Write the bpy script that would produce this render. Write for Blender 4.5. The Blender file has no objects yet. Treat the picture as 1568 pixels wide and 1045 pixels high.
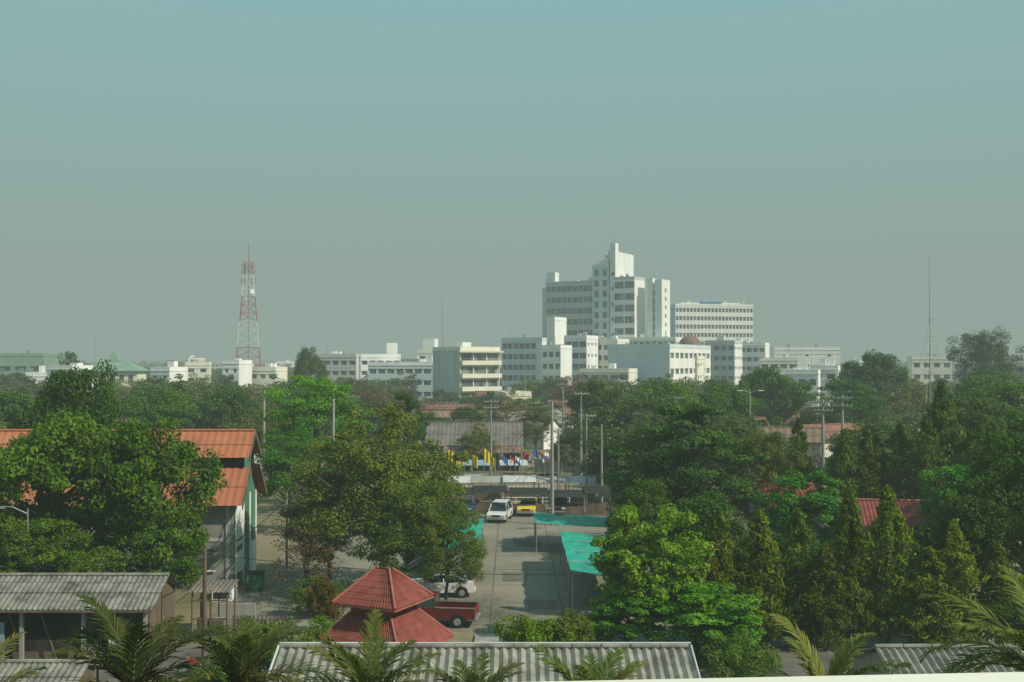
import bpy, math, random
import numpy as np
from mathutils import Vector, Matrix
R = random.Random(7)
scene = bpy.context.scene
rad = math.radians

# ------------------------------------------------------------------ materials
def new_mat(name):
    m = bpy.data.materials.new(name); m.use_nodes = True
    nt = m.node_tree; b = nt.nodes.get("Principled BSDF")
    return m, nt, b

def mat(name, col, rough=0.8, var=0.25, scale=1.5, bump=0.0, metal=0.0, spec=0.3, col2=None, streak=False):
    m, nt, b = new_mat(name)
    b.inputs["Roughness"].default_value = rough
    b.inputs["Metallic"].default_value = metal
    b.inputs["Specular IOR Level"].default_value = spec
    tc = nt.nodes.new("ShaderNodeTexCoord")
    mp = nt.nodes.new("ShaderNodeMapping")
    if streak: mp.inputs["Scale"].default_value = (1, 1, 0.18)
    nt.links.new(tc.outputs["Object"], mp.inputs[0])
    n = nt.nodes.new("ShaderNodeTexNoise"); n.inputs["Scale"].default_value = scale
    n.inputs["Detail"].default_value = 6; n.inputs["Roughness"].default_value = 0.65
    nt.links.new(mp.outputs[0], n.inputs["Vector"])
    r = nt.nodes.new("ShaderNodeValToRGB")
    r.color_ramp.elements[0].position = 0.3; r.color_ramp.elements[1].position = 0.7
    c = col; d = col2 or tuple(x*(1-var*1.6) for x in c)
    e = tuple(min(1, x*(1+var*0.4)) for x in c)
    r.color_ramp.elements[0].color = (*d, 1); r.color_ramp.elements[1].color = (*e, 1)
    nt.links.new(n.outputs["Fac"], r.inputs[0]); nt.links.new(r.outputs[0], b.inputs["Base Color"])
    if bump:
        bp = nt.nodes.new("ShaderNodeBump"); bp.inputs["Strength"].default_value = bump
        nt.links.new(n.outputs["Fac"], bp.inputs["Height"]); nt.links.new(bp.outputs[0], b.inputs["Normal"])
    return m

def leaf_mat(name, c_dark, c_light, transl=0.3, warm=None):
    m, nt, b = new_mat(name)
    at = nt.nodes.new("ShaderNodeAttribute"); at.attribute_name = "v"
    oi = nt.nodes.new("ShaderNodeObjectInfo")
    r = nt.nodes.new("ShaderNodeValToRGB")
    r.color_ramp.elements[0].color = (*c_dark, 1); r.color_ramp.elements[1].color = (*c_light, 1)
    if warm:
        e = r.color_ramp.elements.new(0.97); e.color = (*warm, 1)
    nt.links.new(at.outputs["Fac"], r.inputs[0])
    mul = nt.nodes.new("ShaderNodeMix"); mul.data_type = 'RGBA'; mul.blend_type = 'MULTIPLY'
    mul.inputs[0].default_value = 1
    nt.links.new(r.outputs[0], mul.inputs[6]); nt.links.new(oi.outputs["Color"], mul.inputs[7])
    hs = nt.nodes.new("ShaderNodeHueSaturation"); hs.inputs["Saturation"].default_value = 1.12
    mr = nt.nodes.new("ShaderNodeMapRange"); mr.inputs[3].default_value = 0.8; mr.inputs[4].default_value = 1.35
    nt.links.new(oi.outputs["Random"], mr.inputs[0]); nt.links.new(mr.outputs[0], hs.inputs["Value"])
    mh = nt.nodes.new("ShaderNodeMath"); mh.operation = 'MULTIPLY'; mh.inputs[1].default_value = 7.31
    fr = nt.nodes.new("ShaderNodeMath"); fr.operation = 'FRACT'
    m2 = nt.nodes.new("ShaderNodeMapRange"); m2.inputs[3].default_value = 0.482; m2.inputs[4].default_value = 0.512
    nt.links.new(oi.outputs["Random"], mh.inputs[0]); nt.links.new(mh.outputs[0], fr.inputs[0])
    nt.links.new(fr.outputs[0], m2.inputs[0]); nt.links.new(m2.outputs[0], hs.inputs["Hue"])
    nt.links.new(mul.outputs[2], hs.inputs["Color"])
    b.inputs["Roughness"].default_value = 0.6; b.inputs["Specular IOR Level"].default_value = 0.15
    nt.links.new(hs.outputs[0], b.inputs["Base Color"])
    t = nt.nodes.new("ShaderNodeBsdfTranslucent"); nt.links.new(hs.outputs[0], t.inputs[0])
    mx = nt.nodes.new("ShaderNodeMixShader"); mx.inputs[0].default_value = transl
    out = nt.nodes.get("Material Output")
    nt.links.new(b.outputs[0], mx.inputs[1]); nt.links.new(t.outputs[0], mx.inputs[2])
    nt.links.new(mx.outputs[0], out.inputs[0])
    return m

M = {}
M['bark'] = mat("bark", (0.13, 0.10, 0.075), 0.9, 0.4, 3)
M['leaf_dark'] = leaf_mat("leaf_dark", (0.034, 0.078, 0.014), (0.135, 0.225, 0.036), 0.32)
M['leaf_mid'] = leaf_mat("leaf_mid", (0.055, 0.11, 0.022), (0.16, 0.25, 0.05), 0.32)
M['leaf_olive'] = leaf_mat("leaf_olive", (0.055, 0.105, 0.020), (0.185, 0.26, 0.05), 0.34, (0.25, 0.23, 0.06))
M['leaf_bright'] = leaf_mat("leaf_bright", (0.08, 0.17, 0.03), (0.23, 0.39, 0.065), 0.38)
M['leaf_column'] = leaf_mat("leaf_column", (0.045, 0.085, 0.014), (0.22, 0.27, 0.042), 0.32)
M['leaf_brown'] = leaf_mat("leaf_brown", (0.13, 0.08, 0.05), (0.28, 0.20, 0.12), 0.25)
M['leaf_far'] = leaf_mat("leaf_far", (0.036, 0.070, 0.018), (0.13, 0.18, 0.045), 0.3)
M['palm'] = leaf_mat("palm_leaf", (0.03, 0.075, 0.016), (0.12, 0.21, 0.04), 0.32, (0.24, 0.23, 0.07))
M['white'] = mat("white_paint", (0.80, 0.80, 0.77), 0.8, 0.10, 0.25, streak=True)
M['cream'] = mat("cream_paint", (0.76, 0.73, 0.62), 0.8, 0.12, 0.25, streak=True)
M['grey'] = mat("grey_render_and_shade", (0.52, 0.54, 0.53), 0.85, 0.15, 0.2, streak=True)  # plain grey parts; on some building sides it paints in the shade
M['bluegrey'] = mat("bluegrey_render_and_shade", (0.56, 0.65, 0.67), 0.85, 0.1, 0.2, streak=True)  # plain walls, and bluish shade painted onto sides away from the sun
M['concrete'] = mat("concrete", (0.34, 0.33, 0.30), 0.9, 0.25, 1.2, 0.1, streak=True)
M['fibre'] = mat("fibre_cement_old", (0.23, 0.225, 0.20), 0.95, 0.45, 1.3, 0.1, col2=(0.07, 0.067, 0.055))
M['fibre2'] = mat("fibre_cement_pale", (0.30, 0.29, 0.25), 0.95, 0.4, 1.0, 0.1, col2=(0.10, 0.095, 0.075))
M['orange'] = mat("orange_roof_sheet", (0.44, 0.155, 0.075), 0.7, 0.22, 0.6, col2=(0.32, 0.115, 0.06))
M['rust'] = mat("rusty_roof", (0.29, 0.145, 0.095), 0.8, 0.3, 0.8)
M['redroof'] = mat("red_roof_tile", (0.25, 0.06, 0.045), 0.75, 0.3, 2.0, 0.1)
M['brownroof'] = mat("brown_roof", (0.24, 0.16, 0.12), 0.85, 0.3, 0.6)
M['greyroof'] = mat("grey_roof", (0.19, 0.165, 0.145), 0.9, 0.3, 0.6)
M['greenroof'] = mat("green_roof", (0.20, 0.32, 0.24), 0.8, 0.15, 0.5)
M['teal'] = mat("teal_shade_net", (0.02, 0.34, 0.24), 0.75, 0.25, 0.9)
M['greenwall'] = mat("green_wall", (0.07, 0.19, 0.12), 0.8, 0.2, 0.8, streak=True)
M['dark'] = mat("dark_interior", (0.03, 0.03, 0.028), 0.9, 0.3, 1)
M['wood'] = mat("weathered_wood", (0.16, 0.12, 0.085), 0.9, 0.35, 2, streak=True)
M['metal'] = mat("galvanised_metal", (0.40, 0.41, 0.40), 0.5, 0.15, 2, metal=0.6)
M['black'] = mat("rubber_black", (0.015, 0.015, 0.015), 0.8, 0.1, 5)
M['maroon'] = mat("maroon_car_paint", (0.12, 0.008, 0.012), 0.25, 0.05, 1, spec=0.6)
M['carwhite'] = mat("white_car_paint", (0.70, 0.71, 0.71), 0.25, 0.03, 1, spec=0.6)
M['carblue'] = mat("blue_car_paint", (0.03, 0.08, 0.22), 0.25, 0.05, 1, spec=0.6)
M['cardark'] = mat("dark_car_paint", (0.03, 0.035, 0.04), 0.25, 0.05, 1, spec=0.6)
M['yellow'] = mat("yellow_cloth", (0.75, 0.56, 0.02), 0.7, 0.08, 1)
M['red'] = mat("red_cloth", (0.45, 0.03, 0.04), 0.7, 0.1, 1)
M['blue'] = mat("blue_cloth", (0.05, 0.12, 0.42), 0.7, 0.1, 1)
M['signblue'] = mat("blue_sign", (0.06, 0.2, 0.42), 0.5, 0.1, 1)
M['towred'] = mat("tower_red", (0.33, 0.06, 0.06), 0.6, 0.15, 1)
M['towwhite'] = mat("tower_white", (0.62, 0.62, 0.60), 0.6, 0.1, 1)
M['lamp'] = mat("lamp_glass", (0.8, 0.75, 0.6), 0.2, 0.02, 1)
M['sheetblue'] = mat("pale_blue_sheet", (0.25, 0.36, 0.42), 0.6, 0.2, 1)
M['soil'] = mat("bare_soil", (0.30, 0.21, 0.13), .95, .3, 2)
M['tilecap'] = mat("ridge_tile", (0.36, 0.12, 0.09), .7, .2, 2)

def glass_mat():
    m, nt, b = new_mat("window_glass")
    tc = nt.nodes.new("ShaderNodeTexCoord"); v = nt.nodes.new("ShaderNodeTexVoronoi")
    v.inputs["Scale"].default_value = 0.55
    nt.links.new(tc.outputs["Object"], v.inputs["Vector"])
    r = nt.nodes.new("ShaderNodeValToRGB")
    r.color_ramp.elements[0].color = (0.045, 0.06, 0.065, 1); r.color_ramp.elements[1].color = (0.26, 0.28, 0.26, 1)
    r.color_ramp.elements[0].position = 0.3
    nt.links.new(v.outputs["Color"], r.inputs[0]); nt.links.new(r.outputs[0], b.inputs["Base Color"])
    b.inputs["Roughness"].default_value = 0.25; b.inputs["Specular IOR Level"].default_value = 0.5
    return m
M['glass'] = glass_mat()
m, nt, b = new_mat("car_glass"); b.inputs["Base Color"].default_value = (0.02, 0.03, 0.03, 1); b.inputs["Roughness"].default_value = 0.08
M['carglass'] = m

def ground_mat(name, stops, s1, s2, rough=0.95):
    m, nt, b = new_mat(name)
    b.inputs["Roughness"].default_value = rough; b.inputs["Specular IOR Level"].default_value = 0.2
    tc = nt.nodes.new("ShaderNodeTexCoord")
    n1 = nt.nodes.new("ShaderNodeTexNoise"); n1.inputs["Scale"].default_value = s1; n1.inputs["Detail"].default_value = 8
    n2 = nt.nodes.new("ShaderNodeTexNoise"); n2.inputs["Scale"].default_value = s2; n2.inputs["Detail"].default_value = 6
    for n in (n1, n2): nt.links.new(tc.outputs["Object"], n.inputs["Vector"])
    ad = nt.nodes.new("ShaderNodeMath"); ad.operation = 'MULTIPLY_ADD'; ad.inputs[1].default_value = 0.35
    nt.links.new(n2.outputs[0], ad.inputs[0]); nt.links.new(n1.outputs[0], ad.inputs[2])
    r = nt.nodes.new("ShaderNodeValToRGB")
    els = r.color_ramp.elements
    els[0].position = stops[0][0]; els[0].color = (*stops[0][1], 1)
    els[1].position = stops[-1][0]; els[1].color = (*stops[-1][1], 1)
    for p, c in stops[1:-1]:
        e = els.new(p); e.color = (*c, 1)
    nt.links.new(ad.outputs[0], r.inputs[0]); nt.links.new(r.outputs[0], b.inputs["Base Color"])
    return m
M['ground'] = ground_mat("dry_ground", [(0.5, (0.10, 0.11, 0.045)), (0.65, (0.18, 0.155, 0.085)), (0.8, (0.26, 0.205, 0.13))], 0.06, 1.2)
M['lot'] = ground_mat("concrete_lot", [(0.46, (0.10, 0.093, 0.072)), (0.6, (0.19, 0.175, 0.135)), (0.85, (0.27, 0.245, 0.19))], 0.13, 1.6)
M['asphalt'] = ground_mat("old_asphalt", [(0.5, (0.08, 0.076, 0.066)), (0.8, (0.16, 0.148, 0.125))], 0.3, 3.0)

# ------------------------------------------------------------------ mesh builder
class MB:
    def __init__(s): s.v = []; s.f = []; s.m = []; s.mats = []
    def mi(s, k):
        if k not in s.mats: s.mats.append(k)
        return s.mats.index(k)
    def face(s, pts, k):
        n = len(s.v); s.v += [tuple(p) for p in pts]; s.f.append(tuple(range(n, n+len(pts)))); s.m.append(s.mi(k))
    def hexa(s, b, t, k):
        n = len(s.v); s.v += [tuple(p) for p in b] + [tuple(p) for p in t]
        L = len(b)
        fs = [tuple(range(n+L-1, n-1, -1)), tuple(range(n+L, n+2*L))]
        for i in range(L):
            j = (i+1) % L; fs.append((n+i, n+j, n+L+j, n+L+i))
        s.f += fs; s.m += [s.mi(k)]*len(fs)
    def box(s, x0, x1, y0, y1, z0, z1, k):
        s.hexa([(x0,y0,z0),(x1,y0,z0),(x1,y1,z0),(x0,y1,z0)], [(x0,y0,z1),(x1,y0,z1),(x1,y1,z1),(x0,y1,z1)], k)
    def tube(s, p0, p1, r0, r1, k, n=6):
        p0 = Vector(p0); p1 = Vector(p1); d = (p1-p0)
        if d.length < 1e-6: return
        d.normalize(); a = d.orthogonal().normalized(); b = d.cross(a)
        B = [p0+(a*math.cos(t)+b*math.sin(t))*r0 for t in [2*math.pi*i/n for i in range(n)]]
        T = [p1+(a*math.cos(t)+b*math.sin(t))*r1 for t in [2*math.pi*i/n for i in range(n)]]
        s.hexa(B, T, k)
    def corr(s, A, B, C, D, k, pitch=0.3, amp=0.04, rows=2):
        A, B, C, D = map(Vector, (A, B, C, D))
        L = (B-A).length; n = max(4, int(L/pitch*4)); nr = ((B-A).cross(D-A)).normalized()
        if nr.z < 0: nr = -nr
        for r in range(rows):
            f0 = r/rows - (0.02 if r else 0); f1 = (r+1)/rows; off = 0.02*(rows-1-r)
            base = len(s.v)
            for i in range(n+1):
                t = i/n; w = nr*(amp*math.sin(i*math.pi/2)-off)
                lo = A.lerp(B, t).lerp(D.lerp(C, t), f0); hi = A.lerp(B, t).lerp(D.lerp(C, t), f1)
                s.v += [tuple(lo+w+nr*0.02), tuple(hi+w)]
            for i in range(n):
                q = base+2*i; s.f.append((q, q+2, q+3, q+1)); s.m.append(s.mi(k))
    def build(s, name, loc=(0,0,0), rot=0, smooth=False):
        me = bpy.data.meshes.new(name); me.from_pydata(s.v, [], s.f)
        for k in s.mats: me.materials.append(M[k])
        me.polygons.foreach_set("material_index", s.m)
        if smooth: me.polygons.foreach_set("use_smooth", [True]*len(s.f))
        me.update()
        o = bpy.data.objects.new(name, me); scene.collection.objects.link(o)
        o.location = loc; o.rotation_euler = (0, 0, rad(rot))
        return o

# ------------------------------------------------------------------ tree generator
def mesh_from(name, trunk, LV, LC, leafmat):
    tv = np.array(trunk.v, dtype=np.float32).reshape(-1, 3) if trunk.v else np.zeros((0, 3), np.float32)
    nt_ = len(tv); n = len(LV)
    V = np.concatenate([tv, LV.reshape(-1, 3).astype(np.float32)])
    me = bpy.data.meshes.new(name)
    me.vertices.add(len(V)); me.vertices.foreach_set("co", V.ravel())
    loops = []; starts = []; p = 0
    for f in trunk.f:
        loops += list(f); starts.append(p); p += len(f)
    L = np.concatenate([np.array(loops, dtype=np.int32), np.arange(nt_, nt_+4*n, dtype=np.int32)])
    S = np.concatenate([np.array(starts, dtype=np.int32), p+4*np.arange(n, dtype=np.int32)])
    me.loops.add(len(L)); me.loops.foreach_set("vertex_index", L)
    me.polygons.add(len(S)); me.polygons.foreach_set("loop_start", S)
    me.materials.append(M['bark']); me.materials.append(leafmat)
    mi = np.concatenate([np.zeros(len(starts), np.int32), np.ones(n, np.int32)])
    me.polygons.foreach_set("material_index", mi)
    a = me.attributes.new("v", 'FLOAT', 'FACE')
    a.data.foreach_set("value", np.concatenate([np.zeros(len(starts)), LC]).astype(np.float32))
    me.update(calc_edges=True); me.validate()
    return me

def leaves(rs, cen, rx, rz, n, size, up=0.5, droop=0.0, aspect=0.45):
    d = rs.normal(size=(n, 3)); d /= np.linalg.norm(d, axis=1)[:, None]
    r = rs.uniform(0.25, 1, n)**0.5
    p = cen + d*np.stack([r*rx, r*rx, r*rz], 1)
    nrm = d*0.7 + rs.normal(size=(n, 3))*0.45 + np.array([0, 0, up])
    nrm /= np.linalg.norm(nrm, axis=1)[:, None]
    t = np.cross(nrm, rs.normal(size=(n, 3))); t[:, 2] -= droop
    t /= np.linalg.norm(t, axis=1)[:, None]+1e-9
    b = np.cross(nrm, t); b /= np.linalg.norm(b, axis=1)[:, None]+1e-9
    s = (size*rs.uniform(0.6, 1.35, n))[:, None]
    q = np.stack([p-t*s*0.5, p+b*s*aspect*0.5, p+t*s*0.5, p-b*s*aspect*0.5], 1)
    return q, p

def tree_mesh(name, seed, H, W, z0, leafmat, shape='round', nc=80, cr=1.1, nl=220, leaf=0.26, flat=0.7,
              trunk_r=0.22, up=0.5, droop=0.0, aspect=0.5, lobes=7, limbs=True):
    rs = np.random.RandomState(seed); T = MB()
    top = H*0.62 if shape != 'column' else H*0.93
    pts = [Vector((0, 0, -0.1))]
    for i in range(1, 6):
        z = top*i/5; w = 0.03*H if shape != 'column' else 0.01*H
        pts.append(Vector((rs.normal()*w*0.5, rs.normal()*w*0.5, z)))
    for i in range(5):
        T.tube(pts[i], pts[i+1], trunk_r*(1-i*0.15), trunk_r*(1-(i+1)*0.15), 'bark', 7)
    C = []
    ph = rs.uniform(0, 6.28, 4)
    lob = [(rs.normal(size=3)) for _ in range(lobes)]
    lob = [l/np.linalg.norm(l) for l in lob]
    for i in range(nc):
        if shape == 'column':
            f = rs.uniform(0, 1); z = z0+(H-z0-0.25)*f
            prof = (W/2)*min(1, (1-f)*2.0)**0.75*(0.75+0.25*min(1, f*5))
            a = rs.uniform(0, 6.28); r = prof*rs.uniform(0.35, 0.9)*(1+0.18*math.sin(3*z+ph[0])+.15*math.sin(2*a+z*1.7))
            C.append((np.array([r*math.cos(a), r*math.sin(a), z]), cr*rs.uniform(.7, 1.2)*(0.35+0.65*min(1, (1-f)*2.5))))
        elif shape == 'layer':
            nlay = 9; l = rs.randint(nlay); f = (l+0.5)/nlay
            a = rs.uniform(0, 6.28)
            z = z0+(H-z0)*f*0.97 + rs.normal()*0.18 + .45*math.sin(2*a+l*2.1)
            rr = (W/2)*(math.sin(math.pi*(0.20+0.72*f))**0.7)
            rr *= 0.78+0.22*math.sin(2*a+l*2.7+ph[0])+0.14*math.sin(5*a+l)
            r = rr*rs.uniform(0.08, 1)**0.5
            C.append((np.array([r*math.cos(a), r*math.sin(a), z-0.08*r]), cr*rs.uniform(0.6, 1.2)))
        else:
            d = rs.normal(size=3); d /= np.linalg.norm(d)
            if d[2] < -0.75: d[2] *= -0.5
            g = max([np.dot(d, l) for l in lob])
            R_ = 0.64+0.42*max(0, g)**3 + rs.normal()*0.05
            r = R_*rs.uniform(0.15, 1)**0.33
            hz = (H-z0)/2
            C.append((np.array([d[0]*r*W/2, d[1]*r*W/2, z0+hz+d[2]*r*hz]), cr*rs.uniform(0.6, 1.25)))
    Q = []; VV = []
    for p, c in C:
        q, lp = leaves(rs, p, c, c*flat, nl, leaf, up, droop, aspect)
        cv = rs.uniform(0, 1)
        Q.append(q); VV.append(np.clip(0.5*cv+0.5*rs.uniform(0, 1, nl), 0, 1))
    if limbs:
        idx = rs.choice(len(C), min(len(C), 34), replace=False)
        for i in idx:
            p = Vector(C[i][0])
            zb = min(top*0.95, max(top*0.35, p.z - (p.xy.length)*0.7))
            j = zb/top*5; k = min(4, int(j)); s = pts[k].lerp(pts[k+1], j-k)
            mid = s.lerp(p, 0.5)+Vector((0, 0, -0.06*p.xy.length))
            T.tube(s, mid, trunk_r*0.38, trunk_r*0.22, 'bark', 4); T.tube(mid, p, trunk_r*0.22, trunk_r*0.06, 'bark', 4)
    me = mesh_from(name, T, np.concatenate(Q), np.concatenate(VV), leafmat)
    return (me, H, W)

P = {}
P['mango'] = [tree_mesh("mango_mesh", 1, 10, 9, 1.0, M['leaf_dark'], nc=150, cr=0.92, nl=190, leaf=0.26, flat=0.72, droop=0.4),
              tree_mesh("mango_mesh_b", 12, 10, 9, 1.2, M['leaf_dark'], nc=145, cr=0.88, nl=190, leaf=0.26, flat=0.68, droop=0.4, lobes=9)]
P['airy'] = [tree_mesh("airy_mesh", 2, 10, 9, 0.9, M['leaf_olive'], nc=230, cr=0.76, nl=180, leaf=0.19, flat=0.58, up=0.7, aspect=0.45, lobes=12),
             tree_mesh("airy_mesh_b", 22, 10, 9, 0.8, M['leaf_olive'], nc=200, cr=0.8, nl=170, leaf=0.19, flat=0.6, up=0.7, aspect=0.45, lobes=9)]
P['layer'] = [tree_mesh("layer_mesh", 3, 10, 10, 1.6, M['leaf_mid'], 'layer', nc=200, cr=0.9, nl=170, leaf=0.25, flat=0.38, up=0.8)]
P['rain'] = [tree_mesh("rain_mesh", 31, 10, 10, 2.2, M['leaf_bright'], nc=170, cr=0.95, nl=170, leaf=0.23, flat=0.36, up=0.9, lobes=9),
             tree_mesh("rain_mesh_b", 32, 10, 10, 1.8, M['leaf_bright'], nc=150, cr=0.95, nl=170, leaf=0.23, flat=0.4, up=0.9, lobes=8)]
P['bright'] = [tree_mesh("bright_mesh", 4, 7, 6, 0.5, M['leaf_bright'], nc=150, cr=0.6, nl=140, leaf=0.24, flat=0.55, up=0.6, trunk_r=0.14, lobes=9),
               tree_mesh("bright_mesh_b", 44, 7, 6, 0.5, M['leaf_bright'], nc=140, cr=0.58, nl=140, leaf=0.24, flat=0.55, up=0.6, trunk_r=0.14)]
P['column'] = [tree_mesh("column_mesh%d" % i, 50+i, 8, 2.3, 0.6, M['leaf_column'], 'column', nc=130, cr=0.42, nl=75, leaf=0.24, flat=1.1,
                         trunk_r=0.09, up=0.1, droop=1.2, aspect=0.35, limbs=False) for i in range(4)]
P['shrub'] = [tree_mesh("shrub_mesh", 6, 3, 4, 0.1, M['leaf_mid'], nc=70, cr=0.5, nl=110, leaf=0.17, flat=0.8, trunk_r=0.05),
              tree_mesh("shrub_mesh_b", 66, 3, 4, 0.1, M['leaf_olive'], nc=80, cr=0.42, nl=110, leaf=0.16, flat=0.8, trunk_r=0.05)]
P['bare'] = [tree_mesh("bare_mesh", 7, 6, 5, 1.2, M['leaf_brown'], nc=80, cr=0.5, nl=34, leaf=0.16, flat=0.7, trunk_r=0.10)]
P['far'] = [tree_mesh("far_mesh%d" % i, 80+i, 10, 9+i, 0.6, M['leaf_far'], nc=52, cr=1.25, nl=90, leaf=0.48, flat=0.7, lobes=7, aspect=0.6) for i in range(4)]
P['farair'] = [tree_mesh("farair_mesh", 90, 10, 10, 1.5, M['leaf_olive'], nc=70, cr=1.1, nl=70, leaf=0.40, flat=0.5),
               tree_mesh("farbright_mesh", 92, 10, 10, 1.5, M['leaf_mid'], nc=60, cr=1.2, nl=70, leaf=0.42, flat=0.5)]
P['farbrown'] = [tree_mesh("farbrown_mesh", 91, 9, 9, 2, M['leaf_brown'], nc=60, cr=0.9, nl=40, leaf=0.30, flat=0.7)]

def plant(name, proto, X, Y, H, W, col=(1, 1, 1), var=None):
    L = P[proto]; me, h, w = L[(var if var is not None else R.randrange(len(L))) % len(L)]
    o = bpy.data.objects.new(name, me); scene.collection.objects.link(o)
    o.location = (X, Y, 0); o.rotation_euler = (0, 0, R.uniform(0, 6.28)); o.scale = (W/w, W/w, H/h)
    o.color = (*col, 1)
    return o

plant("mango_tree", 'mango', -27.2, 65, 12.6, 10.5, (0.95, 1, 0.9))
plant("mango_tree", 'mango', -21.9, 64.5, 12.3, 8.6, (0.9, 1, 0.9))
plant("mango_tree", 'mango', -32.5, 61, 9.8, 9, (.85, .9, .8))
plant("mango_tree", 'mango', -36, 88, 15.0, 9.5, (0.7, 0.8, 0.8))
plant("mango_tree", 'mango', -25.5, 60.5, 6.4, 7, (0.8, 0.85, 0.8))
plant("mango_tree", 'mango', -20.9, 63.5, 6.6, 5.6, (0.75, 0.85, 0.8))
plant("mango_tree", 'mango', -29.5, 59.6, 5.6, 7, (0.7, 0.8, 0.7))
plant("rain_tree", 'rain', -19.7, 110, 14.6, 12, (0.75, 0.95, 0.85), 0)
plant("rain_tree", 'rain', -19.2, 94, 9.4, 8.5, (0.65, 0.9, 0.8), 1)
plant("rain_tree", 'layer', -11.9, 120, 11.7, 6.5, (0.7, 0.8, 0.8), 0)
plant("tamarind_tree", 'airy', -8.6, 71, 11.9, 11.4, (0.85, 1, 0.9), 0)
plant("tamarind_tree", 'airy', -4.0, 66.6, 6.9, 5.4, (0.65, 0.9, 0.85), 1)
plant("tamarind_tree", 'airy', -6.5, 68, 8.6, 7.2, (0.75, 0.95, 0.85), 1)
plant("tamarind_tree", 'airy', -12.6, 75, 8.2, 6.5, (0.85, 0.95, 0.9), 1)
plant("bare_tree", 'bare', -14.4, 76, 6.4, 5.4)
plant("bare_tree", 'bare', -12.6, 67, 5.0, 5.0, (0.9, 0.95, 0.8))
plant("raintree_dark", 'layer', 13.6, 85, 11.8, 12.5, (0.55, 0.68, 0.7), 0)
plant("mango_tree", 'mango', 11.5, 84, 8.5, 8, (0.8, 0.85, 0.85))
plant("mango_tree", 'mango', 9.6, 80, 6.6, 5, (0.7, 0.85, 0.8))
plant("tamarind_tree", 'airy', 19.8, 87, 10.8, 7, (0.6, 0.72, 0.7), 1)
plant("neem_tree", 'bright', 7.3, 57, 7.6, 6, (1, 1, 0.9), 0)
plant("neem_tree", 'bright', 9.3, 55, 4.4, 7.0, (0.8, 0.95, 0.9), 1)
plant("neem_tree", 'bright', 5.8, 55.5, 3.7, 4.6, (0.85, 1, .9), 1)
plant("mango_tree", 'mango', 10.8, 66, 7.0, 7, (0.75, 0.85, 0.85))
for X, h, c in [(10.9, 7.5, .9), (13.0, 7.4, .95), (15.1, 7.5, 1), (17.8, 8.4, .95), (19.9, 8.6, 1), (21.7, 5.6, .95), (23.1, 6.9, 1.15), (25.2, 5.8, .7), (12.0, 5.2, .7), (16.3, 5.6, .7)]:
    plant("ashoka_tree", 'column', X, 57+R.uniform(-.6, .6), h, 2.5+R.uniform(-.35, .35), (c, c, c))
plant("ashoka_tree", 'column', 6.8, 63, 7.1, 2.1, (1, 0.9, 0.8))
for X, h, w in [(24.4, 10.4, 2.8), (27.5, 9.6, 3), (29.4, 10, 3), (32.3, 10.4, 3.4), (33.9, 11, 3), (36.4, 13.6, 3.8), (38.5, 11, 3.5), (30.8, 9.2, 3), (41, 10, 3.4)]:
    plant("ashoka_tree", 'column', X, 90+R.uniform(-2, 2), h, w, (0.7, 0.8, 0.8))
plant("neem_tree", 'bright', 20.6, 76, 7.5, 6.3, (0.65, 0.88, .9), 0)
plant("neem_tree", 'bright', 30.9, 75, 8.7, 5.2, (0.6, 0.85, .9), 1)
plant("mango_tree", 'mango', 30.5, 64, 11.0, 8.5, (0.75, 0.75, 0.7))
plant("mango_tree", 'mango', 36, 76, 11.5, 9, (0.75, 0.85, 0.8))
plant("mango_tree", 'mango', 26.2, 63, 7.6, 6, (0.6, 0.65, 0.65))
plant("mango_tree", 'mango', 22.5, 64, 5.4, 7, (0.55, 0.65, 0.65))
plant("mango_tree", 'mango', 16.5, 66, 5.0, 8, (0.55, 0.65, 0.65))
plant("mango_tree", 'mango', 25.5, 50.5, 4.6, 6, (0.65, 0.75, 0.65))
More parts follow.
